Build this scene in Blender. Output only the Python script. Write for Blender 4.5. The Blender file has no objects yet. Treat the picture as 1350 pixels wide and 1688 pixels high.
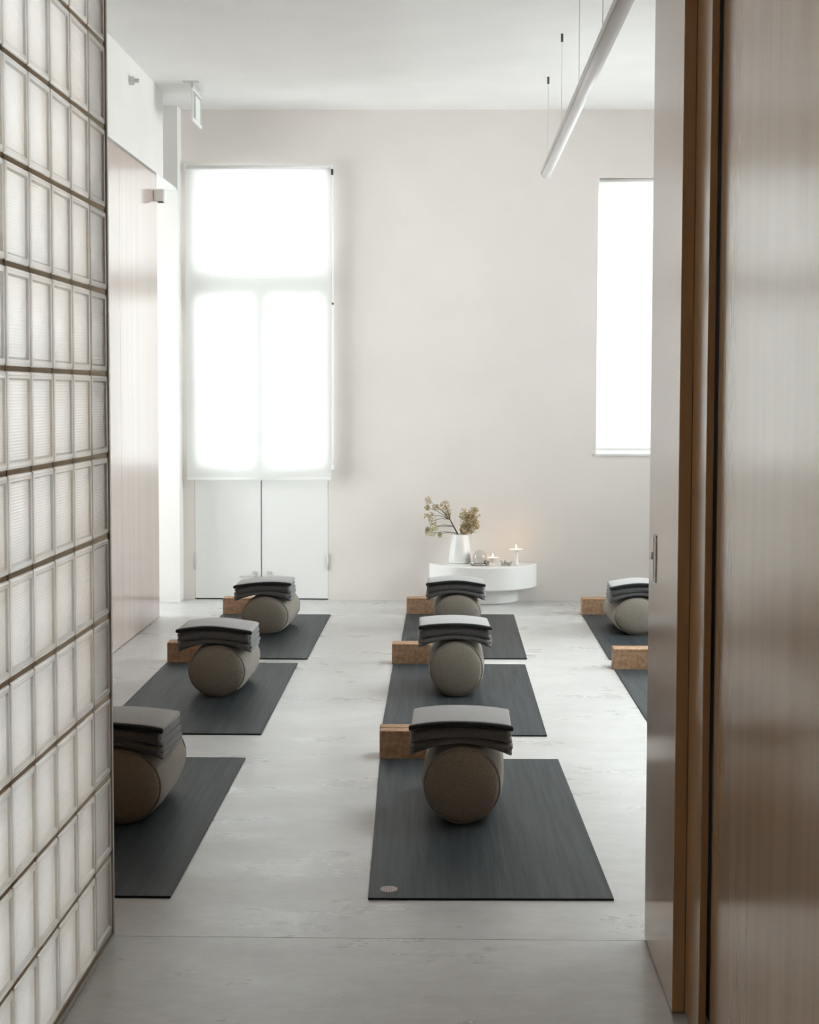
import bpy, bmesh, math, random
from mathutils import Vector, Matrix
R = random.Random(7)
PI = math.pi
S = bpy.context.scene
COL = S.collection

# ------------------------------------------------------------------ camera
cd = bpy.data.cameras.new('camera'); cam = bpy.data.objects.new('camera', cd); COL.objects.link(cam)
cd.sensor_fit = 'HORIZONTAL'; cd.sensor_width = 36.0; cd.lens = 2908.6 / 1350 * 36.0
cd.clip_start = 0.05; cd.clip_end = 200
PIT, YAW, ROLL, H = 0.0674893, 0.0210447, 0.0026949, 1.3632
fw = Vector((-math.sin(YAW)*math.cos(PIT), math.cos(YAW)*math.cos(PIT), -math.sin(PIT)))
r0 = Vector((math.cos(YAW), math.sin(YAW), 0)); u0 = r0.cross(fw)
rr = r0*math.cos(ROLL) + u0*math.sin(ROLL); uu = u0*math.cos(ROLL) - r0*math.sin(ROLL)
cam.matrix_world = Matrix(((rr.x, uu.x, -fw.x, 0), (rr.y, uu.y, -fw.y, 0), (rr.z, uu.z, -fw.z, H), (0, 0, 0, 1)))
S.camera = cam

# ------------------------------------------------------------------ sky and exposure
SKY = 11.6
w = bpy.data.worlds.new('sky'); S.world = w; w.use_nodes = True
bg = w.node_tree.nodes['Background']; bg.inputs[0].default_value = (0.93, 1.0, 1.0, 1); bg.inputs[1].default_value = SKY
S.view_settings.view_transform = 'Standard'; S.view_settings.look = 'None'
S.view_settings.exposure = 0.0; S.view_settings.gamma = 1.0; S.view_settings.use_curve_mapping = False
S.cycles.max_bounces = 14; S.cycles.diffuse_bounces = 8; S.cycles.glossy_bounces = 5
S.cycles.transmission_bounces = 8; S.cycles.transparent_max_bounces = 10
S.cycles.use_denoising = True; S.cycles.sample_clamp_indirect = 6.0
S.cycles.caustics_reflective = False; S.cycles.caustics_refractive = False

def portal(name, loc, rot, sx, sy):                     # sampling guide over an opening, gives no light of its own
    l = bpy.data.lights.new(name, 'AREA'); l.shape = 'RECTANGLE'; l.size = sx; l.size_y = sy
    l.cycles.is_portal = True
    o = bpy.data.objects.new(name, l); o.location = loc; o.rotation_euler = rot; COL.objects.link(o)

# ------------------------------------------------------------------ materials
def mat(name, base=(.8, .8, .8), rough=.5, spec=.5, **kw):
    m = bpy.data.materials.new(name); m.use_nodes = True
    p = m.node_tree.nodes['Principled BSDF']
    p.inputs['Base Color'].default_value = (*base, 1); p.inputs['Roughness'].default_value = rough
    p.inputs['Specular IOR Level'].default_value = spec
    for k, v in kw.items():
        p.inputs[k].default_value = v
    return m
def nodes(m): return m.node_tree.nodes, m.node_tree.links, m.node_tree.nodes['Principled BSDF']
def noise(m, scale, detail=4, stretch=(1, 1, 1), rough=.5, coord='Object'):
    n, l, p = nodes(m)
    tc = n.new('ShaderNodeTexCoord'); mp = n.new('ShaderNodeMapping'); mp.inputs['Scale'].default_value = stretch
    t = n.new('ShaderNodeTexNoise'); t.inputs['Scale'].default_value = scale; t.inputs['Detail'].default_value = detail
    t.inputs['Roughness'].default_value = rough
    l.new(tc.outputs[coord], mp.inputs[0]); l.new(mp.outputs[0], t.inputs['Vector'])
    return t.outputs['Fac']
def ramp(m, sock, a, b, lo=.3, hi=.7):
    n, l, p = nodes(m); r = n.new('ShaderNodeValToRGB'); e = r.color_ramp.elements
    e[0].position = lo; e[0].color = (*a, 1); e[1].position = hi; e[1].color = (*b, 1)
    l.new(sock, r.inputs[0]); return r.outputs[0]
def mixc(m, fac, a, b, mode='MIX'):
    n, l, p = nodes(m); x = n.new('ShaderNodeMix'); x.data_type = 'RGBA'; x.blend_type = mode
    for s, v in ((x.inputs['Factor'], fac), (x.inputs['A'], a), (x.inputs['B'], b)):
        if isinstance(v, (int, float)): s.default_value = v
        elif isinstance(v, tuple): s.default_value = (*v, 1)
        else: l.new(v, s)
    return x.outputs['Result']
def setc(m, sock): m.node_tree.links.new(sock, nodes(m)[2].inputs['Base Color'])
def bump(m, sock, strength=.2, dist=.002):
    n, l, p = nodes(m); b = n.new('ShaderNodeBump'); b.inputs['Strength'].default_value = strength
    b.inputs['Distance'].default_value = dist; l.new(sock, b.inputs['Height']); l.new(b.outputs[0], p.inputs['Normal'])
def mapr(m, sock, a, b, lo=0., hi=1.):
    n, l, p = nodes(m); r = n.new('ShaderNodeMapRange')
    r.inputs[1].default_value = lo; r.inputs[2].default_value = hi; r.inputs[3].default_value = a; r.inputs[4].default_value = b
    l.new(sock, r.inputs[0]); return r.outputs[0]

M = {}
def plaster(name, c):
    m = mat(name, c, .75, .25); f = noise(m, 2.2, 5)
    setc(m, ramp(m, f, tuple(x*.97 for x in c), tuple(min(1, x*1.02) for x in c)))
    bump(m, noise(m, 60, 3), .08, .002); return m
M['plaster'] = plaster('white_plaster', (.83, .81, .79))
M['plaster_warm'] = plaster('warm_white_plaster', (.78, .74, .71))
M['ceiling'] = plaster('ceiling_paint', (.84, .83, .82))
M['white_paint'] = mat('white_paint', (.85, .855, .845), .4, .4)
# polished concrete
def concrete():
    m = mat('polished_concrete', (.5, .49, .48), .35, .5); n, l, p = nodes(m)
    big = noise(m, .9, 5, (1, 1, 1)); streak = noise(m, 2.6, 9, (.7, 1.5, 1), .66); fine = noise(m, 34, 4, (.6, 1.6, 1))
    c = ramp(m, streak, (.51, .51, .505), (.65, .65, .645), .36, .64)
    c = mixc(m, .5, c, ramp(m, big, (.47, .46, .45), (.65, .65, .64), .35, .65))
    spots = ramp(m, noise(m, 21, 3, (.8, 1.4, 1)), (1, 1, 1), (.45, .44, .43), .735, .77)
    c = mixc(m, .85, c, spots, 'MULTIPLY')
    c = mixc(m, .55, c, ramp(m, noise(m, 7, 8, (.8, 1.3, 1), .7), (.80, .80, .80), (1.04, 1.04, 1.04), .35, .65), 'MULTIPLY')
    c = mixc(m, .3, c, ramp(m, fine, (.75, .75, .75), (1, 1, 1), .3, .6), 'MULTIPLY')
    setc(m, c); l.new(mapr(m, streak, .24, .38, .3, .7), p.inputs['Roughness']); p.inputs['Specular IOR Level'].default_value = .75
    bump(m, fine, .05, .001); return m
M['concrete'] = concrete()
def wood(name, a, b, rough, spec=.5, coat=0.):
    m = mat(name, a, rough, spec); n, l, p = nodes(m); g = noise(m, 9, 3, (10, 10, .30), .5); g2 = noise(m, 2.2, 3, (5, 5, .12))
    c = ramp(m, g, a, b, .2, .8); c = mixc(m, .5, c, ramp(m, g2, a, b, .35, .65)); setc(m, c)
    p.inputs['Coat Weight'].default_value = coat; p.inputs['Coat Roughness'].default_value = rough*.8; return m
M['veneer'] = wood('brown_veneer', (.37, .215, .105), (.44, .27, .14), .19, .55, .2)
M['veneer_pale'] = wood('pale_veneer', (.50, .39, .35), (.57, .46, .42), .13)
M['cork'] = mat('cork_wood', (.40, .25, .15), .7, .3)
setc(M['cork'], ramp(M['cork'], noise(M['cork'], 45, 5, (1, 1, 1)), (.30, .175, .10), (.47, .30, .19), .35, .65))
M['steel'] = mat('brushed_steel', (.42, .40, .36), .35, .5, Metallic=1.0)
M['dark_metal'] = mat('dark_metal', (.07, .07, .07), .4)
M['alu'] = mat('anodised_aluminium', (.62, .61, .60), .4, .5, Metallic=.3)
M['mortar'] = mat('grey_brown_mortar', (.55, .47, .35), .8, .3)
# glass brick
def brick_glass():
    m = mat('ribbed_glass', (.72, .715, .715), .12, .6); n, l, p = nodes(m)
    p.inputs['Transmission Weight'].default_value = .20; p.inputs['IOR'].default_value = 1.45
    tc = n.new('ShaderNodeTexCoord'); wv = n.new('ShaderNodeTexWave'); wv.bands_direction = 'Z'
    wv.inputs['Scale'].default_value = 52; wv.inputs['Distortion'].default_value = .4
    l.new(tc.outputs['Object'], wv.inputs['Vector'])
    bump(m, wv.outputs['Fac'], .35, .001)
    t = n.new('ShaderNodeBsdfTranslucent'); t.inputs[0].default_value = (.90, .90, .91, 1); x = n.new('ShaderNodeMixShader'); x.inputs[0].default_value = .38
    l.new(p.outputs[0], x.inputs[1]); l.new(t.outputs[0], x.inputs[2]); l.new(x.outputs[0], n['Material Output'].inputs[0]); return m
M['brick_glass'] = brick_glass()
def pane():
    m = bpy.data.materials.new('window_glass'); m.use_nodes = True; n, l = m.node_tree.nodes, m.node_tree.links
    n.remove(n['Principled BSDF']); o = n['Material Output']
    t = n.new('ShaderNodeBsdfTransparent'); g = n.new('ShaderNodeBsdfGlossy'); g.inputs['Roughness'].default_value = .02
    f = n.new('ShaderNodeFresnel'); x = n.new('ShaderNodeMixShader')
    l.new(f.outputs[0], x.inputs[0]); l.new(t.outputs[0], x.inputs[1]); l.new(g.outputs[0], x.inputs[2]); l.new(x.outputs[0], o.inputs[0])
    return m
M['pane'] = pane()
def blind():
    m = bpy.data.materials.new('blind_fabric'); m.use_nodes = True; n, l = m.node_tree.nodes, m.node_tree.links
    n.remove(n['Principled BSDF']); o = n['Material Output']
    t = n.new('ShaderNodeBsdfTranslucent'); t.inputs[0].default_value = (.86, .87, .86, 1)
    d = n.new('ShaderNodeBsdfDiffuse'); d.inputs[0].default_value = (.86, .86, .85, 1)
    x = n.new('ShaderNodeMixShader'); x.inputs[0].default_value = .29
    l.new(d.outputs[0], x.inputs[1]); l.new(t.outputs[0], x.inputs[2]); l.new(x.outputs[0], o.inputs[0])
    return m
M['blind'] = blind()
# yoga things
def rubber():
    m = mat('charcoal_rubber', (.05, .057, .06), .5, .25)
    g = noise(m, 60, 4, (1, .03, 1), .6); f = noise(m, 400, 2)
    setc(m, ramp(m, g, (.016, .022, .025), (.040, .049, .054), .35, .65))
    bump(m, mixc(m, .35, g, f), .5, .003); return m
M['rubber'] = rubber()
M['rubber_edge'] = mat('black_rubber_edge', (.012, .014, .015), .6, .3)
def cloth(name, a, b, sc, rough=.9, bs=.35):
    m = mat(name, a, rough, .2); f = noise(m, sc, 4)
    setc(m, ramp(m, f, a, b, .35, .65)); bump(m, f, bs*.4, .0006)
    p = nodes(m)[2]; p.inputs['Sheen Weight'].default_value = .25; return m
M['linen'] = cloth('grey_beige_linen', (.235, .215, .18), (.30, .275, .235), 160)
M['wool'] = cloth('grey_wool', (.085, .085, .088), (.14, .14, .143), 220, bs=.6)  # blanket wool darkened, shade of the front folds is in the colour
M['wool_pale'] = cloth('pale_grey_wool', (.36, .36, .365), (.46, .46, .465), 220, bs=.6)  # same blanket wool lightened, light on the top is in the colour
M['wool_mid'] = cloth('mid_grey_wool', (.18, .18, .185), (.26, .26, .265), 220, bs=.6)  # same blanket wool again, in-between tone for side ends catching light
M['wool_black'] = cloth('black_wool', (.010, .011, .012), (.022, .023, .025), 200, bs=.5)
M['ceramic'] = mat('white_ceramic', (.82, .82, .81), .35, .5)
M['blush'] = mat('blush_ceramic', (.75, .62, .56), .6, .3)
M['stem'] = mat('dark_stem', (.05, .035, .03), .7)
M['petal'] = cloth('dried_petal', (.40, .31, .16), (.64, .52, .34), 70)
M['petal_green'] = cloth('green_petal', (.42, .40, .18), (.60, .57, .35), 70)
M['crystal'] = mat('clear_glass', (.95, .96, .95), .05, .5, **{'Transmission Weight': .9, 'IOR': 1.35})
M['stone'] = mat('grey_crystal', (.45, .44, .42), .25, .6)
M['wax'] = mat('wax', (.85, .8, .7), .5)
M['flame'] = mat('flame', (1, .7, .3), .5)
_p = nodes(M['flame'])[2]; _p.inputs['Emission Color'].default_value = (1, .72, .36, 1); _p.inputs['Emission Strength'].default_value = 14
M['print'] = mat('pale_pink_print', (.52, .42, .40), .6)
M['sign_grey'] = mat('sign_grey_green', (.38, .42, .39), .5)
M['acrylic'] = mat('opal_acrylic', (.88, .88, .89), .25, .5)

# ------------------------------------------------------------------ mesh helpers
def box(bm, x0, x1, y0, y1, z0, z1):
    v = [bm.verts.new((x, y, z)) for x in (x0, x1) for y in (y0, y1) for z in (z0, z1)]
    for f in ((0, 1, 3, 2), (4, 6, 7, 5), (0, 4, 5, 1), (2, 3, 7, 6), (0, 2, 6, 4), (1, 5, 7, 3)):
        bm.faces.new([v[i] for i in f])
def bbox(bm, x0, x1, y0, y1, z0, z1, b=.003, seg=2):
    t = bmesh.new(); box(t, x0, x1, y0, y1, z0, z1)
    bmesh.ops.bevel(t, geom=t.edges[:] , offset=b, segments=seg, affect='EDGES', profile=.5)
    me = bpy.data.meshes.new('t'); t.to_mesh(me); t.free(); bm.from_mesh(me); bpy.data.meshes.remove(me)
def lathe(bm, prof, seg=32, cx=0, cy=0, cz=0, cap=True):
    rings = []
    for r, z in prof:
        rings.append([bm.verts.new((cx+r*math.cos(2*PI*k/seg), cy+r*math.sin(2*PI*k/seg), cz+z)) for k in range(seg)])
    for a, b in zip(rings, rings[1:]):
        for k in range(seg): bm.faces.new((a[k], a[(k+1) % seg], b[(k+1) % seg], b[k]))
    if cap:
        bm.faces.new(rings[0][::-1]); bm.faces.new(rings[-1])
def tube(bm, pts, r, seg=8):
    pts = [Vector(p) for p in pts]; rings = []
    rs = r if isinstance(r, (list, tuple)) else [r]*len(pts)
    for i, p in enumerate(pts):
        d = (pts[min(i+1, len(pts)-1)] - pts[max(i-1, 0)]).normalized()
        a = d.orthogonal().normalized() if i == 0 else (A - d*A.dot(d)).normalized()
        A = a; b = d.cross(a)
        rings.append([bm.verts.new(p + rs[i]*(a*math.cos(2*PI*k/seg) + b*math.sin(2*PI*k/seg))) for k in range(seg)])
    for a, b in zip(rings, rings[1:]):
        for k in range(seg): bm.faces.new((a[k], a[(k+1) % seg], b[(k+1) % seg], b[k]))
    bm.faces.new(rings[0][::-1]); bm.faces.new(rings[-1])
def obj(name, bm, m, parent=None, smooth=False, loc=None):
    bmesh.ops.recalc_face_normals(bm, faces=bm.faces[:])
    me = bpy.data.meshes.new(name); bm.to_mesh(me); bm.free(); me.materials.append(M[m])
    if smooth:
        for f in me.polygons: f.use_smooth = True
    o = bpy.data.objects.new(name, me); COL.objects.link(o)
    if parent: o.parent = parent
    if loc: o.location = loc
    return o
def boxes(name, m, lst, parent=None, b=0):
    bm = bmesh.new()
    for a in lst: (bbox(bm, *a, b=b) if b else box(bm, *a))
    return obj(name, bm, m, parent)
def tag(o, label, cat, group=None):
    o['label'] = label; o['category'] = cat
    if group: o['group'] = group
    return o
def thing(name, label, cat, loc=(0, 0, 0), rz=0, group=None):
    o = bpy.data.objects.new(name, None); COL.objects.link(o); o.location = loc; o.rotation_euler = (0, 0, rz)
    o.empty_display_size = .1
    return tag(o, label, cat, group)
def struct(o, label=None):
    o['kind'] = 'structure'
    if label: o['label'] = label
    return o
def copy_tree(o, parent=None):
    c = o.copy(); COL.objects.link(c)
    if parent: c.parent = parent
    for ch in o.children: copy_tree(ch, c)
    return c

# ------------------------------------------------------------------ room shell
BY = 11.555; CZ = 3.19; XL = -1.739; XR = 3.3; YF = 4.333
LIGHTWELL = -3.2; Y1B = 4.317-16*.198-.006; SX0, SX1, SY0, SY1 = 1.15, 3.2, 5.5, 9.2
struct(boxes('floor', 'concrete', [(-3.3, XR+.1, YF+.0015, BY+.1, -.1, 0)]), 'polished grey concrete studio floor')
struct(boxes('floor', 'concrete', [(-2.7, .75, -2.1, YF-.0015, -.1, 0), (-3.3, XR+.1, YF-.0015, YF+.0015, -.1, -.006)]), 'grey concrete floor slab this side of the threshold joint')
struct(boxes('ceiling', 'ceiling', [(-3.3, SX0, YF-.13, BY+.45, CZ, CZ+.15), (SX1, XR+.25, YF-.13, BY+.45, CZ, CZ+.15), (SX0, SX1, YF-.13, SY0, CZ, CZ+.15), (SX0, SX1, SY1, BY+.45, CZ, CZ+.15)]), 'white plaster studio ceiling')
f = struct(boxes('window_6', 'white_paint', [(SX0, SX1, SY0, SY0+.05, CZ+.06, CZ+.12), (SX0, SX1, SY1-.05, SY1, CZ+.06, CZ+.12), (SX0, SX0+.05, SY0+.05, SY1-.05, CZ+.06, CZ+.12), (SX1-.05, SX1, SY0+.05, SY1-.05, CZ+.06, CZ+.12)]), 'rooflight in the right part of the ceiling')  # unseen rooflight, added to light blankets and floor from above
boxes('pane', 'pane', [(SX0+.05, SX1-.05, SY0+.05, SY1-.05, CZ+.088, CZ+.092)], f)
portal('portal_roof', ((SX0+SX1)/2, (SY0+SY1)/2, CZ+.2), (0, 0, 0), SX1-SX0, SY1-SY0)
struct(boxes('ceiling_corridor', 'ceiling', [(-1.0, .75, -2.1, YF-.13, 2.75, 2.85)]), 'low white entry ceiling')
# back wall with the two window openings
wx0, wx1, wz1 = -1.657, -.777, 2.83
rx0, rx1, rz0, rz1 = .973, 1.93, .969, 2.757
T = .32
struct(boxes('wall_back', 'plaster_warm', [(-3.3, wx0, BY, BY+T, 0, CZ), (wx0, wx1, BY, BY+T, wz1, CZ), (wx1, rx0, BY, BY+T, 0, CZ),
    (rx0, rx1, BY, BY+T, 0, rz0), (rx0, rx1, BY, BY+T, rz1, CZ), (rx1, XR+.1, BY, BY+T, 0, CZ)]), 'plain off-white plaster back wall')
# left wall: veneer panels below, plaster above, opening to an alcove at the far end
wl = struct(boxes('wall_left', 'plaster', [(XL-.12, XL, YF-.13, 10.861, 2.668, CZ), (XL-.12, XL-.012, YF, 10.60, 0, 2.655)]), 'left wall of pale wood panels under white plaster')
seams = [YF+.02, 5.82, 7.01, 8.20, 9.395, 10.612]
for a, b in zip(seams, seams[1:]):
    bm = bmesh.new(); bbox(bm, XL-.020, XL, a+.0015, b-.0015, .004, 2.652, b=.001, seg=1); obj('panel', bm, 'veneer_pale', wl)
struct(boxes('wall_alcove', 'plaster', [(-3.3, -1.733, 11.395, BY, 0, CZ), (-3.3, XL-.12, 9.3, 9.42, 0, CZ), (-2.15, -2.05, 9.42, 11.395, 2.668, CZ),  # inner wall above the soffit is added to bounce light onto the pier
    (-3.42, -3.3, 9.3, BY, 0, .12), (-3.42, -3.3, 9.3, BY, 2.6, CZ), (-3.42, -3.3, 11.2, BY, .12, 2.6), (-3.42, -3.3, 9.3, 9.6, .12, 2.6)]), 'bright white pier beside the alcove')
struct(boxes('trim_soffit', 'white_paint', [(-3.3, XL-.12, 9.42, 10.612, 2.655, 2.668), (-3.3, XL, 10.612, 11.394, 2.655, 2.668)]), 'white soffit over the alcove opening')
aw = struct(boxes('window_3', 'white_paint', [(-3.40, -3.34, 9.6, 9.65, .12, 2.6), (-3.40, -3.34, 11.15, 11.2, .12, 2.6), (-3.40, -3.34, 10.37, 10.43, .12, 2.6)]))
boxes('pane', 'pane', [(-3.372, -3.368, 9.65, 10.37, .12, 2.6), (-3.372, -3.368, 10.43, 11.15, .12, 2.6)], aw)
portal('portal_alcove', (-3.45, 10.4, 1.36), (0, -PI/2, 0), 2.48, 1.6)
# right wall with two daylight windows
wr = [(8.6, 11.0)]
lst = [(XR, XR+.25, YF-.13, BY+.1, 0, .8), (XR, XR+.25, YF-.13, BY+.1, 2.75, CZ)]
ys = [YF-.13] + [q for p_ in wr for q in p_] + [BY+.1]
for a, b in zip(ys[::2], ys[1::2]): lst.append((XR, XR+.25, a, b, .8, 2.75))
struct(boxes('wall_right', 'plaster', lst))
for i, (a, b) in enumerate(wr):
    m_ = (a+b)/2
    f = struct(boxes('window_%d' % (4+i), 'white_paint', [(XR+.1, XR+.16, a, a+.05, .8, 2.75), (XR+.1, XR+.16, b-.05, b, .8, 2.75), (XR+.1, XR+.16, m_-.03, m_+.03, .8, 2.75),
        (XR+.1, XR+.16, a+.05, b-.05, .8, .85), (XR+.1, XR+.16, a+.05, b-.05, 2.70, 2.75)]))
    boxes('pane', 'pane', [(XR+.128, XR+.132, a+.05, b-.05, .85, 2.70)], f)
    portal('portal_right', (XR+.28, m_, 1.775), (0, PI/2, 0), 1.95, b-a)
# front wall of the studio on both sides of the doorway
struct(boxes('wall_front', 'veneer', [(XL-.12, -.93, YF-.13, YF-.004, 0, CZ), (.60, XR, YF-.13, YF-.004, 0, CZ), (-.93, .60, YF-.13, YF-.004, 2.62, CZ)]))
struct(boxes('wall_corridor', 'veneer', [(-.93, -.83, -2.1, Y1B, 0, 2.75), (-.93, .75, -2.2, -2.1, 0, 2.75), (-.93, -.83, Y1B, YF-.13, 2.62, 2.75)]))
struct(boxes('wall_light_well', 'plaster', [(LIGHTWELL-.1, LIGHTWELL, -.5, YF-.13, 0, 3.2), (LIGHTWELL, -.93, -.6, -.5, 0, 3.2)]))
portal('portal_well', ((LIGHTWELL-.93)/2, 1.9, 3.2), (0, 0, 0), 1.67, 4.6)

# ------------------------------------------------------------------ glass brick wall on the left of the entry
GX = -.831; PY, PZ = .198, .1987; Y1 = 4.317; Z0 = .0165; NC, NR = 16, 13
gw = struct(boxes('wall_entry_left', 'mortar', [(GX-.078, GX-.0035, Y1-NC*PY-.005, Y1+.004, Z0+k*PZ-.005, Z0+k*PZ+.005) for k in range(NR+1)] +
    [(GX-.078, GX-.0035, Y1-k*PY-.005, Y1-k*PY+.005, Z0+.005, Z0+NR*PZ-.005) for k in range(NC+1)]), 'glass brick wall with grey-brown joints')
def brick_mesh():
    bm = bmesh.new(); a, b = (PY-.010)/2, (PZ-.010)/2
    rings = []
    for ins, x in ((.0, -.08), (.0, -.006), (.0018, -.0015), (.005, 0), (.013, -.0005), (.0175, -.0045)):
        rings.append([bm.verts.new((x, sy*(a-ins), sz*(b-ins))) for sy, sz in ((-1, -1), (1, -1), (1, 1), (-1, 1))])
    for p, q in zip(rings, rings[1:]):
        for k in range(4): bm.faces.new((p[k], p[(k+1) % 4], q[(k+1) % 4], q[k]))
    bm.faces.new(rings[0][::-1])
    c = bm.verts.new((-.0022, 0, 0)); q = rings[-1]                      # the face bulges a little
    for k in range(4): bm.faces.new((q[k], q[(k+1) % 4], c))
    return bm
b0 = None
for i in range(NC):
    for k in range(NR):
        loc = (GX, Y1-(i+.5)*PY, Z0+(k+.5)*PZ)
        if b0 is None: b0 = obj('glass_brick', brick_mesh(), 'brick_glass', gw, loc=loc)
        else:
            o = b0.copy(); COL.objects.link(o); o.parent = gw; o.location = loc
        # bricks are never laid perfectly flush
            o.rotation_euler = (0, R.uniform(-.004, .004), R.uniform(-.006, .006))
boxes('edge_profile', 'steel', [(GX-.08, GX+.002, Y1+.005, Y1+.020, .002, 2.60), (GX-.08, GX+.003, Y1-NC*PY, Y1+.005, .001, Z0-.0055)], gw)['label'] = 'thin steel edge profile'

# ------------------------------------------------------------------ sliding doors and wood panel on the right
d1 = struct(boxes('door_1', 'veneer', [(.500, .527, 3.81, 4.350, .004, 2.75)], b=.0015), 'glossy brown sliding door leaf with recessed pull')
pull = boxes('recessed_pull', 'alu', [(.4975, .5005, 4.196, 4.201, .912, 1.025), (.4975, .5005, 4.236, 4.241, .912, 1.025), (.4975, .5005, 4.201, 4.236, 1.020, 1.025), (.4975, .5005, 4.201, 4.236, .912, .917)], d1)
boxes('pull_recess', 'veneer', [(.4985, .5003, 4.201, 4.236, .917, 1.020)], d1)
bm = bmesh.new(); tube(bm, [(.4975, 4.285, .97), (.502, 4.285, .97)], .009, 12); obj('lock_cylinder', bm, 'steel', d1, True)
struct(boxes('door_2', 'veneer', [(.5275, .543, 3.60, 3.93, .004, 2.75)], b=.0012), 'second sliding leaf tucked behind the first')
struct(boxes('wall_entry_right', 'veneer', [(.548, .62, -2.1, 3.585, 0, 2.75)]), 'glossy brown wood panel lining the entry')
struct(boxes('trim_pocket', 'rubber_edge', [(.575, .62, 3.59, YF-.14, 0, 2.75)]))  # black backing, paints the shade inside the gap behind the leaves

# ------------------------------------------------------------------ double door window (window_1) with its blind
w1 = struct(boxes('window_1', 'white_paint', [(wx0, wx1, BY+.02, BY+.09, 2.00, 2.155), (wx0, wx0+.025, BY+.02, BY+.09, 2.155, wz1), (wx1-.025, wx1, BY+.02, BY+.09, 2.155, wz1), (wx0+.025, wx1-.025, BY+.02, BY+.09, wz1-.03, wz1)]), 'white double window doors under a roller blind')
boxes('pane', 'pane', [(wx0+.025, wx1-.025, BY+.053, BY+.057, 2.155, wz1-.03)], w1)
for s, (a, b) in ((0, (wx0+.002, -1.2215)), (1, (-1.2145, wx1-.002))):
    gl, gr = (a+.030, b-.052) if s == 0 else (a+.052, b-.030)
    lf = boxes('door_leaf', 'white_paint', [(a, b, BY+.001, BY+.05, .008, .89), (a, b, BY+.001, BY+.05, 1.975, 1.997), (a, gl, BY+.001, BY+.05, .89, 1.975), (gr, b, BY+.001, BY+.05, .89, 1.975)], w1)
    boxes('pane', 'pane', [(gl, gr, BY+.028, BY+.032, .89, 1.975)], lf)
    hx = a if s == 0 else b
    bm = bmesh.new(); tube(bm, [(hx, BY-.005, .197), (hx, BY-.005, .307)], .0055, 10); obj('hinge', bm, 'alu', lf, True)
    px = b-.045 if s == 0 else a+.045; d = -1 if s == 0 else 1
    bm = bmesh.new(); bbox(bm, px-.014, px+.014, BY-.007, BY+.001, .07, .185, .003)
    tube(bm, [(px, BY, .158), (px, BY-.045, .158), (px-d*-.004, BY-.052, .160), (px+d*.09, BY-.052, .156)], .008, 10)
    obj('handle', bm, 'alu', lf)
boxes('astragal', 'white_paint', [(-1.236, -1.200, BY+.05, BY+.066, .008, 1.997)], w1)
boxes('threshold', 'dark_metal', [(wx0, wx1, BY+.02, BY+.12, 0, .0078)], w1)
portal('portal_left', (-1.217, BY+.36, 1.8), (-PI/2, 0, 0), .9, 2.2)
portal('portal_rear', ((rx0+rx1)/2, BY+.36, (rz0+rz1)/2), (-PI/2, 0, 0), rx1-rx0, rz1-rz0)
# right window
w2 = struct(boxes('window_2', 'white_paint', [(rx0, rx0+.04, BY+.2, BY+.26, rz0, rz1), (rx1-.04, rx1, BY+.2, BY+.26, rz0, rz1), (rx0+.04, rx1-.04, BY+.2, BY+.26, rz0, rz0+.04), (rx0+.04, rx1-.04, BY+.2, BY+.26, rz1-.04, rz1)]), 'tall window behind a white roller blind')
boxes('pane', 'pane', [(rx0+.04, rx1-.04, BY+.228, BY+.232, rz0+.04, rz1-.04)], w2)
boxes('window_sill', 'white_paint', [(rx0-.008, rx1+.008, BY-.012, BY+.2, rz0-.012, rz0+.002)], w2)
def roller(name, label, x0, x1, z0, z1, y):
    t = thing(name, label, 'blind', ((x0+x1)/2, y, z1)); h = (x1-x0)/2; L = z1-z0
    bm = bmesh.new(); NX, NZ = 24, 40; g = []
    for k in range(NZ+1):
        row = []
        for i in range(NX+1):
            u = i/NX; q = k/NZ
            wob = .004*math.sin(u*7+1)*q + .003*math.sin(q*9+u*3)*q
            row.append((-h+2*h*u, wob, -.02-(L-.02)*q))
        g.append(row)
    for off in (0, .0012):
        gv = [[bm.verts.new((x, yy+off, z)) for x, yy, z in row] for row in g]
        for k in range(NZ):
            for i in range(NX): bm.faces.new((gv[k][i], gv[k][i+1], gv[k+1][i+1], gv[k+1][i]))
        if off: break
        break
    obj('fabric', bm, 'blind', t, True)
    bm = bmesh.new(); tube(bm, [(-h, .018, -.012), (h, .018, -.012)], .016, 14); obj('roller_tube', bm, 'white_paint', t, True)
    bm = bmesh.new(); bbox(bm, -h, h, -.006, .007, -L-.004, -L+.014, .003); obj('bottom_bar', bm, 'white_paint', t)
    for s in (-1, 1):
        bm = bmesh.new(); bbox(bm, s*h-.004, s*h+.004, 0, .04, -.034, .010, .002); obj('bracket', bm, 'white_paint', t)
    return t, h, L
bl, h, L = roller('roller_blind', 'wide white roller blind glowing over the double window doors on the left', -1.698, -.752, .795, 2.822, BY-.07)
bm = bmesh.new(); bbox(bm, h-.001, h+.014, -.012, .012, -.060, -.022, .003); obj('chain_sprocket', bm, 'dark_metal', bl)['label'] = 'dark chain sprocket'
bm = bmesh.new(); tube(bm, [(h+.008, -.004, -.05), (h+.009, -.004, -1.0), (h+.007, -.004, -1.93)], .0018, 6); tube(bm, [(h+.014, .006, -.05), (h+.013, .006, -1.93)], .0018, 6); obj('pull_chain', bm, 'white_paint', bl)
bm = bmesh.new(); bmesh.ops.create_icosphere(bm, subdivisions=2, radius=.008, matrix=Matrix.Translation((h+.009, -.006, -.885))); obj('chain_stop', bm, 'dark_metal', bl, True)
bm = bmesh.new(); bbox(bm, h+.002, h+.02, -.01, .012, -1.96, -1.925, .004); obj('chain_weight', bm, 'white_paint', bl)
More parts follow.
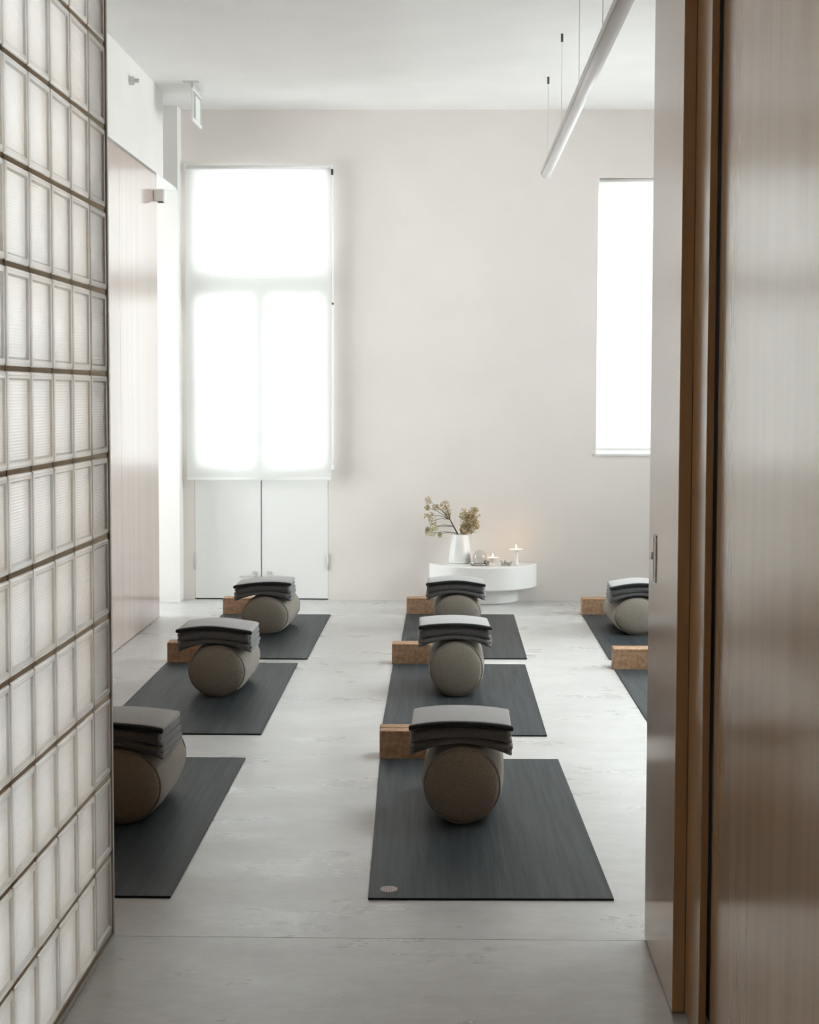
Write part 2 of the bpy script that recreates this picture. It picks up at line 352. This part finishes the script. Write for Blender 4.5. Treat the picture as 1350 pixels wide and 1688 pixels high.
b2, h2, L2 = roller('roller_blind', 'narrow white roller blind in the right window beside the wooden door', rx0+.006, rx1-.006, rz0+.022, rz1-.004, BY+.045)

# ------------------------------------------------------------------ pendant tube light
px = .585; ya, yb = 4.6, 10.60; zt = 2.665
t = thing('tube_light', 'long unlit tubular pendant light with grey housing hung on thin wires', 'light', (px, 0, zt))
bm = bmesh.new(); tube(bm, [(0, ya, 0), (0, yb, 0)], .029, 28); obj('diffuser', bm, 'acrylic', t, True)
bm = bmesh.new()                                            # housing: half shell on the upper left of the tube
ang = [math.radians(a_) for a_ in range(55, 196, 10)]
rows = [[bm.verts.new((r_*math.cos(a_), y_, r_*math.sin(a_))) for a_ in ang] for r_ in (.0295, .036) for y_ in (ya, yb-.02)]
n = len(ang)
for a_, b_ in ((0, 1), (1, 3), (3, 2), (2, 0)):
    for k in range(n-1): bm.faces.new((rows[a_][k], rows[a_][k+1], rows[b_][k+1], rows[b_][k]))
for k in (0, n-1): bm.faces.new((rows[0][k], rows[1][k], rows[3][k], rows[2][k]))
obj('housing', bm, 'alu', t)
for y_ in (ya-.004, yb):
    bm = bmesh.new(); tube(bm, [(0, y_, 0), (0, y_+.012, 0)], .031, 24); obj('end_cap', bm, 'acrylic', t)
for y_ in (5.55, 6.75, 7.95, 9.15, 10.38):
    bm = bmesh.new(); tube(bm, [(-.006, y_, .033), (-.006, y_, CZ-zt-.036)], .0014, 6); wr_ = obj('suspension_wire', bm, 'alu', t)
    bm = bmesh.new(); tube(bm, [(-.006, y_, CZ-zt-.04), (-.006, y_, CZ-zt)], .0065, 12); obj('ceiling_fixing', bm, 'dark_metal', wr_, True)
    bm = bmesh.new(); tube(bm, [(-.006, y_, .036), (-.006, y_, .052)], .005, 10); obj('wire_grip', bm, 'dark_metal', wr_, True)

# ------------------------------------------------------------------ exit sign, sprinkler, sensor
t = thing('exit_sign', 'small framed white exit sign hanging from the ceiling near the left wall', 'sign', (-1.510, 10.70, CZ))
boxes('mount', 'alu', [(-.055, .04, -.20, -.160, -.006, 0), (-.006, .006, -.18, .18, -.035, -.006)], t, b=.0015)
boxes('housing', 'white_paint', [(-.006, .006, -.185, .185, -.222, -.035)], t, b=.002)
boxes('frame', 'sign_grey', [(.0055, .0075, -.165, -.085, -.205, -.048), (.0055, .0075, .115, .165, -.205, -.048), (.0055, .0075, -.085, .115, -.066, -.048)], t)
boxes('face_panel', 'white_paint', [(.0055, .0070, -.085, .115, -.205, -.066)], t)
t = thing('sprinkler_head', 'small grey sidewall sprinkler head high on the white left wall', 'sprinkler', (XL, 9.72, 3.056))
bm = bmesh.new(); tube(bm, [(0, 0, 0), (.028, 0, 0)], .024, 16); obj('base', bm, 'alu', t)
bm = bmesh.new(); tube(bm, [(.028, 0, 0), (.055, 0, 0)], .011, 12); obj('nozzle', bm, 'alu', t)
t = thing('motion_sensor', 'small white sensor at the top far end of the pale wood wall', 'sensor', (XL+.016, 10.50, 2.485))
bm = bmesh.new(); bbox(bm, -.0155, .052, -.022, .022, 0, .075, .010); obj('body', bm, 'white_paint', t)
bm = bmesh.new(); bbox(bm, .010, .044, -.018, .018, -.006, .001, .002); obj('lens', bm, 'dark_metal', t)

# ------------------------------------------------------------------ yoga mats
def make_mat(label, w_, l_, x, y, rz, group):
    t = thing('yoga_mat', label, 'mat', (x, y, 0), rz, group)
    bm = bmesh.new(); bbox(bm, -w_/2, w_/2, 0, l_, .0045, .0065, .0009, 1); obj('top_layer', bm, 'rubber', t)
    bm = bmesh.new(); bbox(bm, -w_/2, w_/2, 0, l_, .0002, .0045, .0012, 1); obj('base_layer', bm, 'rubber_edge', t)
    return t
GM = 'yoga mats laid out in rows'
mats = {}
for k, lab, x, y, l_, rz in (
    ('m1', 'nearest yoga mat in the middle row, with a pale oval emblem at its corner', .124, 4.672, 1.815, .020),
    ('m2', 'second charcoal yoga mat of the middle row, behind the emblem mat', .072, 6.950, 1.835, .003),
    ('m3', 'far charcoal yoga mat of the middle row, nearest the low white shelf', .085, 8.985, 1.800, .0),
    ('l1', 'nearest yoga mat of the left row, cut off by the glass brick wall', -1.072, 4.665, 1.815, .002),
    ('l2', 'second charcoal yoga mat of the left row, fully in view', -1.066, 6.940, 1.845, .005),
    ('l3', 'far charcoal yoga mat of the left row, nearest the double window doors', -1.040, 8.938, 1.800, .0),
    ('r2', 'charcoal yoga mat half hidden by the sliding door, second of the right row', 1.170, 6.850, 1.800, .004),
    ('r3', 'far charcoal yoga mat of the right row, partly behind the sliding door', 1.168, 8.988, 1.810, .0)):
    mats[k] = make_mat(lab, .662, l_, x, y, rz, GM)
bm = bmesh.new()                                            # oval emblem cut in petals
for k in range(-4, 5):
    x0 = k*.0052
    def e_(x): return .030*math.sqrt(max(0, 1-(x/.026)**2))
    a_, b_ = x0-.0021, x0+.0021
    h_ = min(e_(a_), e_(b_)); box(bm, a_, b_, -h_, h_, 0, .0006)
o = obj('emblem', bm, 'print', mats['m1'], loc=(-.276, .085, .0064)); o['label'] = 'pale oval striped emblem'

# ------------------------------------------------------------------ bolsters
def bolster_parts(t, rx, rz, Ln, seed):
    rg = random.Random(seed); SEG = 56
    ph = [rg.uniform(0, 6.28) for _ in range(6)]
    def ring(bm, y, s, wr_=0):
        vs = []
        for k in range(SEG):
            a = 2*PI*k/SEG; c, n_ = math.cos(a), math.sin(a)
            d = 1 + wr_*(-.024+.010*math.sin(9*a+ph[0]+y*9)+.008*math.sin(15*a+ph[1]-y*14)+.006*math.sin(23*a+ph[2]+y*20))
            x = rx*s*d*c; z = rz*s*d*n_
            z = max(z, -rz*(1-.06-.0*abs(x)/rx))            # rests a little flat on the mat
            vs.append(bm.verts.new((x, y, rz*.94+z)))
        return vs
    def skin(bm, rs):
        for a, b in zip(rs, rs[1:]):
            for k in range(SEG): bm.faces.new((a[k], a[(k+1) % SEG], b[(k+1) % SEG], b[k]))
    pro = [(.016, .90), (.022, .925), (.035, .955), (.055, .978), (.09, .992), (.14, 1.0), (.2, 1.0)]
    pro = pro + [(Ln/2, 1.0)] + [(Ln-y, s) for y, s in pro[::-1]]
    bm = bmesh.new(); skin(bm, [ring(bm, y, s, 1.0 if s < .999 else .35) for y, s in pro]); obj('cover', bm, 'linen', t, True)
    for e in (0, 1):
        bm = bmesh.new(); dome = [(.016, .90), (.010, .885), (.004, .82), (-.002, .66), (-.006, .45), (-.008, .2), (-.0085, .02)]
        rs = [ring(bm, y if e == 0 else Ln-y, s, .55 if s > .5 else .1) for y, s in dome]; skin(bm, rs); bm.faces.new(rs[-1])
        ep = obj('end_panel', bm, 'linen', t, True)
        bm = bmesh.new(); y = .0165 if e == 0 else Ln-.0165
        pts = []
        for k in range(SEG):
            a = 2*PI*k/SEG; z = max(rz*.908*math.sin(a), -rz*.94+.003); pts.append(Vector((rx*.908*math.cos(a), y, rz*.94+z)))
        rings = []
        for k in range(SEG):
            c = pts[k]; d = (pts[(k+1) % SEG]-pts[k-1]).normalized(); n1 = Vector((0, 1, 0)); n2 = d.cross(n1)
            rings.append([bm.verts.new(c+.0032*(n1*math.cos(q)+n2*math.sin(q))) for q in (0, PI/3, 2*PI/3, PI, 4*PI/3, 5*PI/3)])
        for k in range(SEG):
            a_, b_ = rings[k], rings[(k+1) % SEG]
            for j in range(6): bm.faces.new((a_[j], a_[(j+1) % 6], b_[(j+1) % 6], b_[j]))
        obj('piping', bm, 'linen', ep, True)
GB = 'round bolsters lying on the mats'
ZM = .0066
bol = {}
for k, lab, x, y, rx, rz, Ln, rot in (
    ('m1', 'nearest grey-beige round bolster in the middle row, on the emblem mat', .052, 5.470, .1315, .132, .56, -.03),
    ('m2', 'grey-beige round bolster on the second mat of the middle row', .047, 7.800, .128, .134, .56, .0),
    ('m3', 'pale bolster on the far middle mat, nearest the white shelf', .068, 9.980, .140, .112, .56, .02),
    ('l1', 'grey-beige bolster on the nearest left mat, cut off by the glass brick wall', -1.020, 5.430, .140, .128, .56, .0),
    ('l2', 'grey-beige round bolster on the second mat of the left row', -1.021, 7.760, .138, .124, .56, -.02),
    ('l3', 'grey-beige bolster on the far left mat, before the double window doors', -1.015, 9.800, .142, .114, .56, -.04),
    ('r3', 'pale bolster on the far right mat, partly behind the sliding door', 1.075, 9.850, .140, .114, .56, .03)):
    t = thing('bolster', lab, 'bolster', (x, y, ZM), rot, GB); bolster_parts(t, rx, rz, Ln, hash(k) % 99 if False else ord(k[0])*3+int(k[1])); bol[k] = (t, x, y, rz, rot)

# ------------------------------------------------------------------ folded blankets, two on each bolster
def slab(bm, w_, d_, y0, lo, hi, nx=22, rg=None, inset=0., bulge=0.):
    """a folded sheet draped along x: lo(x), hi(x) give its under and upper side; its front and back edges are rounded folds"""
    sec = []
    for i in range(nx+1):
        x = -w_/2 + w_*i/nx; a, b = lo(x), hi(x); th = b-a; r_ = th/2; ring = []
        for q in range(0, 9):                                # front roll
            f = PI/2 + PI*q/8; ring.append((y0+r_ + r_*1.0*math.cos(f), (a+b)/2 + r_*math.sin(f)))
        for q in range(0, 9):
            f = -PI/2 + PI*q/8; ring.append((y0+d_-r_ + r_*math.cos(f), (a+b)/2 + r_*math.sin(f)))
        jit = (rg.uniform(-.0012, .0012) if rg else 0)
        sec.append([bm.verts.new((x, y+jit, z)) for y, z in ring])
    n_ = len(sec[0])
    for a, b in zip(sec, sec[1:]):
        for k in range(n_): bm.faces.new((a[k], a[(k+1) % n_], b[(k+1) % n_], b[k]))
    for e, s in ((sec[0], -1), (sec[-1], 1)):                # softly rounded side ends
        c = Vector((0, 0, 0))
        for v in e: c += v.co
        c /= n_
        inner = [bm.verts.new((v.co.x + s*.004, c.y+(v.co.y-c.y)*.96, c.z+(v.co.z-c.z)*.6)) for v in e]
        for k in range(n_): bm.faces.new((e[k], e[(k+1) % n_], inner[(k+1) % n_], inner[k]))
        bm.faces.new(inner)
def drop(A, k=1.8): return lambda x: -A*min(1.25, abs(x)/.135)**k
def blankets(k, labU, labL, dx, w_, d_, rot, seed, tl=1., tilt=0.):
    t, bx, by, rz, r_ = bol[k]; top = ZM + rz*1.94; rg = random.Random(seed)
    base = (bx+dx, by, top + (.003 if k == 'l3' else 0))
    a0, a1, a2, a3 = (rg.uniform(-.0022, .0022) for _ in range(4)); p0 = rg.uniform(0, 6)
    def surf(z, A, wv=.0012): return lambda x: z + drop(A)(x) + tilt*x + wv*math.sin(x*24+p0+z*90) - wv
    s0 = lambda x: .0022 + drop(.031)(x); s1 = surf(.0205*tl, .015); s1b = lambda x: s1(x)+.0004
    s2 = surf(.0600*tl, .012); s3 = surf(.0775*tl, .0115)
    mid01 = lambda x: s0(x)*.48+s1(x)*.52; mid12 = lambda x: s1(x)*.5+s2(x)*.5
    lo = thing('folded_blanket', labL, 'blanket', base, rot, 'folded blankets stacked on the bolsters')
    bm = bmesh.new(); slab(bm, w_-.022, d_, .004, s0, s1, rg=rg)
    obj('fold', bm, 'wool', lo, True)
    bm = bmesh.new(); slab(bm, w_-.002+a0*2, d_-.02, .014, lambda x: s0(x)+.0008, lambda x: mid01(x)-.0004); slab(bm, w_+a1*2, d_-.018, .013, lambda x: mid01(x)+.0004, lambda x: s1(x)-.0006)
    obj('side_edges', bm, 'wool_mid', lo, True)
    up = thing('folded_blanket', labU, 'blanket', base, rot, 'folded blankets stacked on the bolsters')
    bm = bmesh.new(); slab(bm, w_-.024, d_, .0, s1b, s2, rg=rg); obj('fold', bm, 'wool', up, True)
    bm = bmesh.new(); slab(bm, w_-.006+a2*2, d_-.02, .010, lambda x: s1b(x)+.0006, lambda x: mid12(x)-.0004); slab(bm, w_-.010+a3*2, d_-.018, .009, lambda x: mid12(x)+.0004, lambda x: s2(x)-.0006)
    obj('side_edges', bm, 'wool_mid', up, True)
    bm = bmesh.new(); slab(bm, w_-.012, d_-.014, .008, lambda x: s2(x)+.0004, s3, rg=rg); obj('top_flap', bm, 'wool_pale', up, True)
    bm = bmesh.new(); slab(bm, w_+.002, .022, -.008, lambda x: s2(x)+.0004, lambda x: s3(x)-.0012, rg=rg); obj('binding', bm, 'wool_black', up, True)['label'] = 'black stitched edge binding'
for a in (
    ('m1', 'upper folded grey blanket on the nearest middle bolster, pale top and black edge', 'lower folded grey blanket draped directly on the nearest middle bolster', -.004, .318, .30, -.01, 3, 1., .0),
    ('m2', 'upper folded grey blanket on the second middle bolster', 'lower folded grey blanket draped directly on the second middle bolster', -.006, .318, .30, .03, 5, 1., -.01),
    ('m3', 'upper folded grey blanket on the far middle bolster, before the white shelf', 'lower folded grey blanket draped directly on the far middle bolster', -.014, .330, .29, -.01, 8, 1., -.01),
    ('l1', 'upper folded grey blanket on the nearest left bolster, beside the glass brick wall', 'lower folded grey blanket on the nearest left bolster, beside the glass brick wall', -.030, .33, .30, -.06, 11, 1.05, .0),
    ('l2', 'upper folded grey blanket on the second left bolster', 'lower folded grey blanket draped directly on the second left bolster', -.010, .330, .31, -.02, 14, 1.05, -.02),
    ('l3', 'upper folded grey blanket on the far left bolster, its left corner sagging', 'lower folded grey blanket draped directly on the far left bolster', -.014, .315, .32, .0, 17, 1., .05),
    ('r3', 'upper folded grey blanket on the far right bolster by the sliding door', 'lower folded grey blanket on the far right bolster by the sliding door', .01, .33, .30, -.02, 20, 1., .03)):
    blankets(*a)

# ------------------------------------------------------------------ wooden yoga blocks at the far left corner of each mat
GK = 'yoga blocks standing behind the mats'
def block(label, x, y, w_, d_, hh, rz=0):
    t = thing('yoga_block', label, 'block', (x, y, 0), rz, GK)
    bm = bmesh.new(); bbox(bm, 0, w_, 0, d_, .0003, hh, .004, 2); obj('body', bm, 'cork', t)
block('front one of two wooden blocks behind the emblem mat in the middle row', -.246, 6.492, .23, .062, .108)
block('rear one of two wooden blocks behind the emblem mat in the middle row', -.248, 6.556, .23, .062, .110)
block('brown wooden block at the far left corner of the second middle mat', -.272, 8.792, .23, .12, .104)
block('brown wooden block at the far left corner of the far middle mat', -.244, 10.792, .23, .12, .102)
block('brown wooden block at the far left corner of the second left mat', -1.405, 8.795, .23, .12, .104, .03)
block('light tan wooden block at the far left corner of the far left mat', -1.372, 10.745, .23, .12, .102, .02)
block('wooden block half hidden by the sliding door, on the right', .828, 8.660, .23, .12, .104)
block('brown wooden block at the far left corner of the far right mat', .835, 10.805, .23, .12, .102)

# ------------------------------------------------------------------ low half-round shelf with its objects
sx, sy = .240, BY-.002
t = thing('half_round_shelf', 'low white half-round plinth shelf against the back wall', 'shelf', (sx, sy, 0))
def half(bm, r_, z0, z1, bev=.006):
    prof = [(r_-bev, z0), (r_, z0+bev), (r_, z1-bev), (r_-bev, z1)]; N = 48; rows = []
    for rr_, z in prof: rows.append([bm.verts.new((rr_*math.cos(PI+PI*k/N), rr_*math.sin(PI+PI*k/N), z)) for k in range(N+1)])
    for a, b in zip(rows, rows[1:]):
        for k in range(N): bm.faces.new((a[k], a[k+1], b[k+1], b[k]))
    bm.faces.new(rows[0][::-1]); bm.faces.new(rows[-1]); bm.faces.new([r[0] for r in rows]+[r[-1] for r in rows[::-1]])
bm = bmesh.new(); half(bm, .352, .100, .252); obj('top', bm, 'ceramic', t)
bm = bmesh.new(); half(bm, .232, .001, .0998); obj('base', bm, 'ceramic', t)
ST = .2522
def tray(): pass
t = thing('vase', 'tapered white ceramic vase holding dried flowers on the low shelf', 'vase', (.088, 11.43, ST+.006))
bm = bmesh.new(); lathe(bm, [(.060, 0), (.0725, .004), (.0735, .02), (.066, .09), (.058, .15), (.054, .185), (.0525, .190), (.050, .186), (.052, .15), (.058, .09), (.055, .02)], 48); obj('body', bm, 'ceramic', t, True)
t = tag(boxes('book', 'white_paint', [(.015, .150, 11.335, 11.50, ST, ST+.0055)], b=.0015), 'thin white card tray lying under the vase', 'tray')
# flowers
def clusters(name, parent, centers, m_, rg, size=.0062):
    bm = bmesh.new()
    for (c, rad, n_) in centers:
        for _ in range(n_):
            d = Vector((rg.gauss(0, 1), rg.gauss(0, 1), rg.gauss(0, 1))).normalized()*rad*rg.uniform(.45, 1)**.5
            p_ = Vector(c)+d; nn = (d+Vector((rg.gauss(0, .01), rg.gauss(0, .01), rg.gauss(0, .01)))).normalized()
            a = nn.orthogonal().normalized(); b = nn.cross(a); s_ = size*rg.uniform(.7, 1.3); ro = rg.uniform(0, PI)
            cc = bm.verts.new(p_ - nn*s_*.35)
            for q in range(4):                               # four little petals
                f = ro+q*PI/2; e = a*math.cos(f)+b*math.sin(f); g_ = b*math.cos(f)-a*math.sin(f)
                bm.faces.new((cc, bm.verts.new(p_+e*s_*.6-g_*s_*.4), bm.verts.new(p_+e*s_*1.05+nn*s_*.15), bm.verts.new(p_+e*s_*.6+g_*s_*.4)))
    o = obj(name, bm, m_, parent); o['kind'] = 'stuff'; return o
V0 = Vector((.085, 11.42, ST+.185))
rg = random.Random(4)
fb = thing('flower_branch', 'dried flower branch leaning left out of the vase, with small tan heads', 'flower', (.072, 11.42, ST+.06))
fb_o = Vector(fb.location)
tips = [(-.110, .665, .022), (-.065, .625, .02), (-.012, .645, .026), (.005, .605, .028), (.02, .565, .022), (-.115, .575, .02), (-.09, .535, .03), (-.075, .50, .024), (-.105, .455, .028), (-.13, .478, .016), (-.055, .445, .012), (-.13, .625, .016)]
bm = bmesh.new()
fork = Vector((.022, 11.41, .545))
trunk = [Vector((.088, 11.43, ST+.03)), Vector((.078, 11.425, ST+.15)), Vector((.070, 11.42, .455)), Vector((.045, 11.415, .50)), fork]
tube(bm, [p_-fb_o for p_ in trunk], [.0045, .0045, .0045, .004, .003], 8)
obj('stem', bm, 'stem', fb, True)
for i, (x, z, r_) in enumerate(tips):
    tip = Vector((x, 11.41+rg.uniform(-.03, .02), z)); root = fork if z > .52 else (Vector((.070, 11.42, .455)) if z < .47 else Vector((.045, 11.415, .50)))
    mid = (root+tip)/2 + Vector((0, 0, .010)); 
    bm = bmesh.new(); tube(bm, [root-fb_o, mid-fb_o, tip-fb_o], [.0022, .0016, .001], 6); sp = obj('twig', bm, 'stem', fb, True)
    tb = tip-fb_o
    clusters('flower_head', sp, [(tb+Vector((rg.uniform(-.012, .012), rg.uniform(-.01, .01), rg.uniform(-.01, .01))), r_, 34) for _ in range(2)], 'petal' if z > .56 or i % 3 == 0 else 'petal_green', rg, .0058)
fl = thing('flower_bunch', 'dense round bunch of dried tan flowers on the right side of the vase', 'flower', (.105, 11.43, ST+.06))
fo = Vector(fl.location); bm = bmesh.new()
for q in range(5):
    tube(bm, [Vector((.095, 11.43, ST+.03))-fo, Vector((.10+.005*q, 11.428, ST+.20))-fo, Vector((.11+.025*q, 11.42+.01*(q % 3-1), .53))-fo], .0017, 6)
obj('stem', bm, 'stem', fl)
dense = []
for _ in range(85):
    a = rg.uniform(-1, 1); b = rg.uniform(0, 1)
    x = .152+.064*a*(.6+.4*b); z = .452+.140*b + .02*(1-a*a)
    if b < .25: x = .135+.035*a
    dense.append((Vector((x, 11.42+rg.uniform(-.04, .03), z))-fo, .020, 16))
clusters('flower_head', fl, dense, 'petal', rg, .0062)
clusters('green_flower_head', fl, [(Vector((.128+rg.uniform(-.03, .03), 11.41, .474+rg.uniform(-.006, .03)))-fo, .016, 14) for _ in range(8)], 'petal_green', rg, .0058)
# candles
def candle(name, label, loc, prof, m_, top_r, top_z, flame_h):
    t = thing(name, label, 'candle', loc)
    bm = bmesh.new(); lathe(bm, prof, 40); obj('holder', bm, m_, t, True)
    bm = bmesh.new(); lathe(bm, [(top_r, top_z-.004), (top_r, top_z), (top_r*.8, top_z+.0005)], 32); obj('wax', bm, 'wax', t)
    bm = bmesh.new(); tube(bm, [(0, 0, top_z), (.0004, 0, top_z+.006)], .0007, 6); obj('wick', bm, 'dark_metal', t)
    bm = bmesh.new(); lathe(bm, [(.0006, 0), (.0036, .004), (.0042, .008), (.0030, .014), (.0012, .020), (.0002, flame_h)], 14, cz=top_z+.003); obj('flame', bm, 'flame', t, True)
    l = bpy.data.lights.new('candle_light', 'POINT'); l.energy = .16; l.color = (1, .62, .30); l.shadow_soft_size = .006
    lo = bpy.data.objects.new('candle_light', l); lo.parent = t; lo.location = (0, -.0, top_z+.03); COL.objects.link(lo)
candle('candle', 'lit candle in the short blush cup on the low shelf', (.298, 11.30, ST), [(.020, 0), (.021, .003), (.008, .008), (.0075, .020), (.020, .030), (.030, .044), (.037, .054), (.0375, .056), (.034, .0555), (.028, .050), (.012, .048)], 'blush', .030, .0535, .024)
candle('candle', 'lit candle on the tall white pedestal dish at the right of the shelf', (.452, 11.40, ST), [(.022, 0), (.023, .003), (.0145, .010), (.0125, .05), (.013, .080), (.022, .088), (.043, .098), (.046, .102), (.0445, .103), (.036, .0985), (.012, .096)], 'ceramic', .034, .1005, .028)
# glass dome on a dish, crystals, small glass
t = thing('glass_dome', 'small clear glass dome on a dish beside the vase', 'glass', (.216, 11.36, ST))
bm = bmesh.new(); lathe(bm, [(.030, 0), (.045, .003), (.049, .008), (.046, .009), (.030, .006)], 36); obj('dish', bm, 'crystal', t, True)
bm = bmesh.new(); lathe(bm, [(.036, .009), (.0445, .03), (.046, .05), (.041, .073), (.028, .090), (.010, .098), (.0095, .096), (.026, .088), (.039, .071), (.0438, .05), (.042, .03), (.034, .010)], 40); obj('dome', bm, 'crystal', t, True)
for i, (lab, x, y, s_) in enumerate((('small grey crystal standing right of the glass dome', .262, 11.375, .019), ('pale crystal cluster between the two candles', .372, 11.345, .020), ('dark grey crystal lying between the two candles', .405, 11.34, .017), ('small dark stone at the right foot of the vase', .165, 11.345, .011))):
    bm = bmesh.new(); rg = random.Random(30+i)
    for q in range(7):
        f = rg.uniform(0, 2*PI); e = rg.uniform(.1, .8); d = Vector((math.cos(f)*e, math.sin(f)*e, 1)).normalized(); r_ = s_*rg.uniform(.25, .4)
        b0_ = Vector((math.cos(f)*s_*.35, math.sin(f)*s_*.35, s_*.28)); L_ = s_*rg.uniform(.9, 1.7)
        tube(bm, [b0_-Vector((0, 0, s_*.1)), b0_+d*L_*.7, b0_+d*L_], [r_, r_*.9, r_*.08], 6)
    lathe(bm, [(s_*.6, 0), (s_*.95, s_*.15), (s_*.8, s_*.35), (s_*.3, s_*.5)], 9)
    tag(obj('crystal', bm, 'stone', loc=(x, y, ST)), lab, 'crystal', 'crystals on the low shelf')
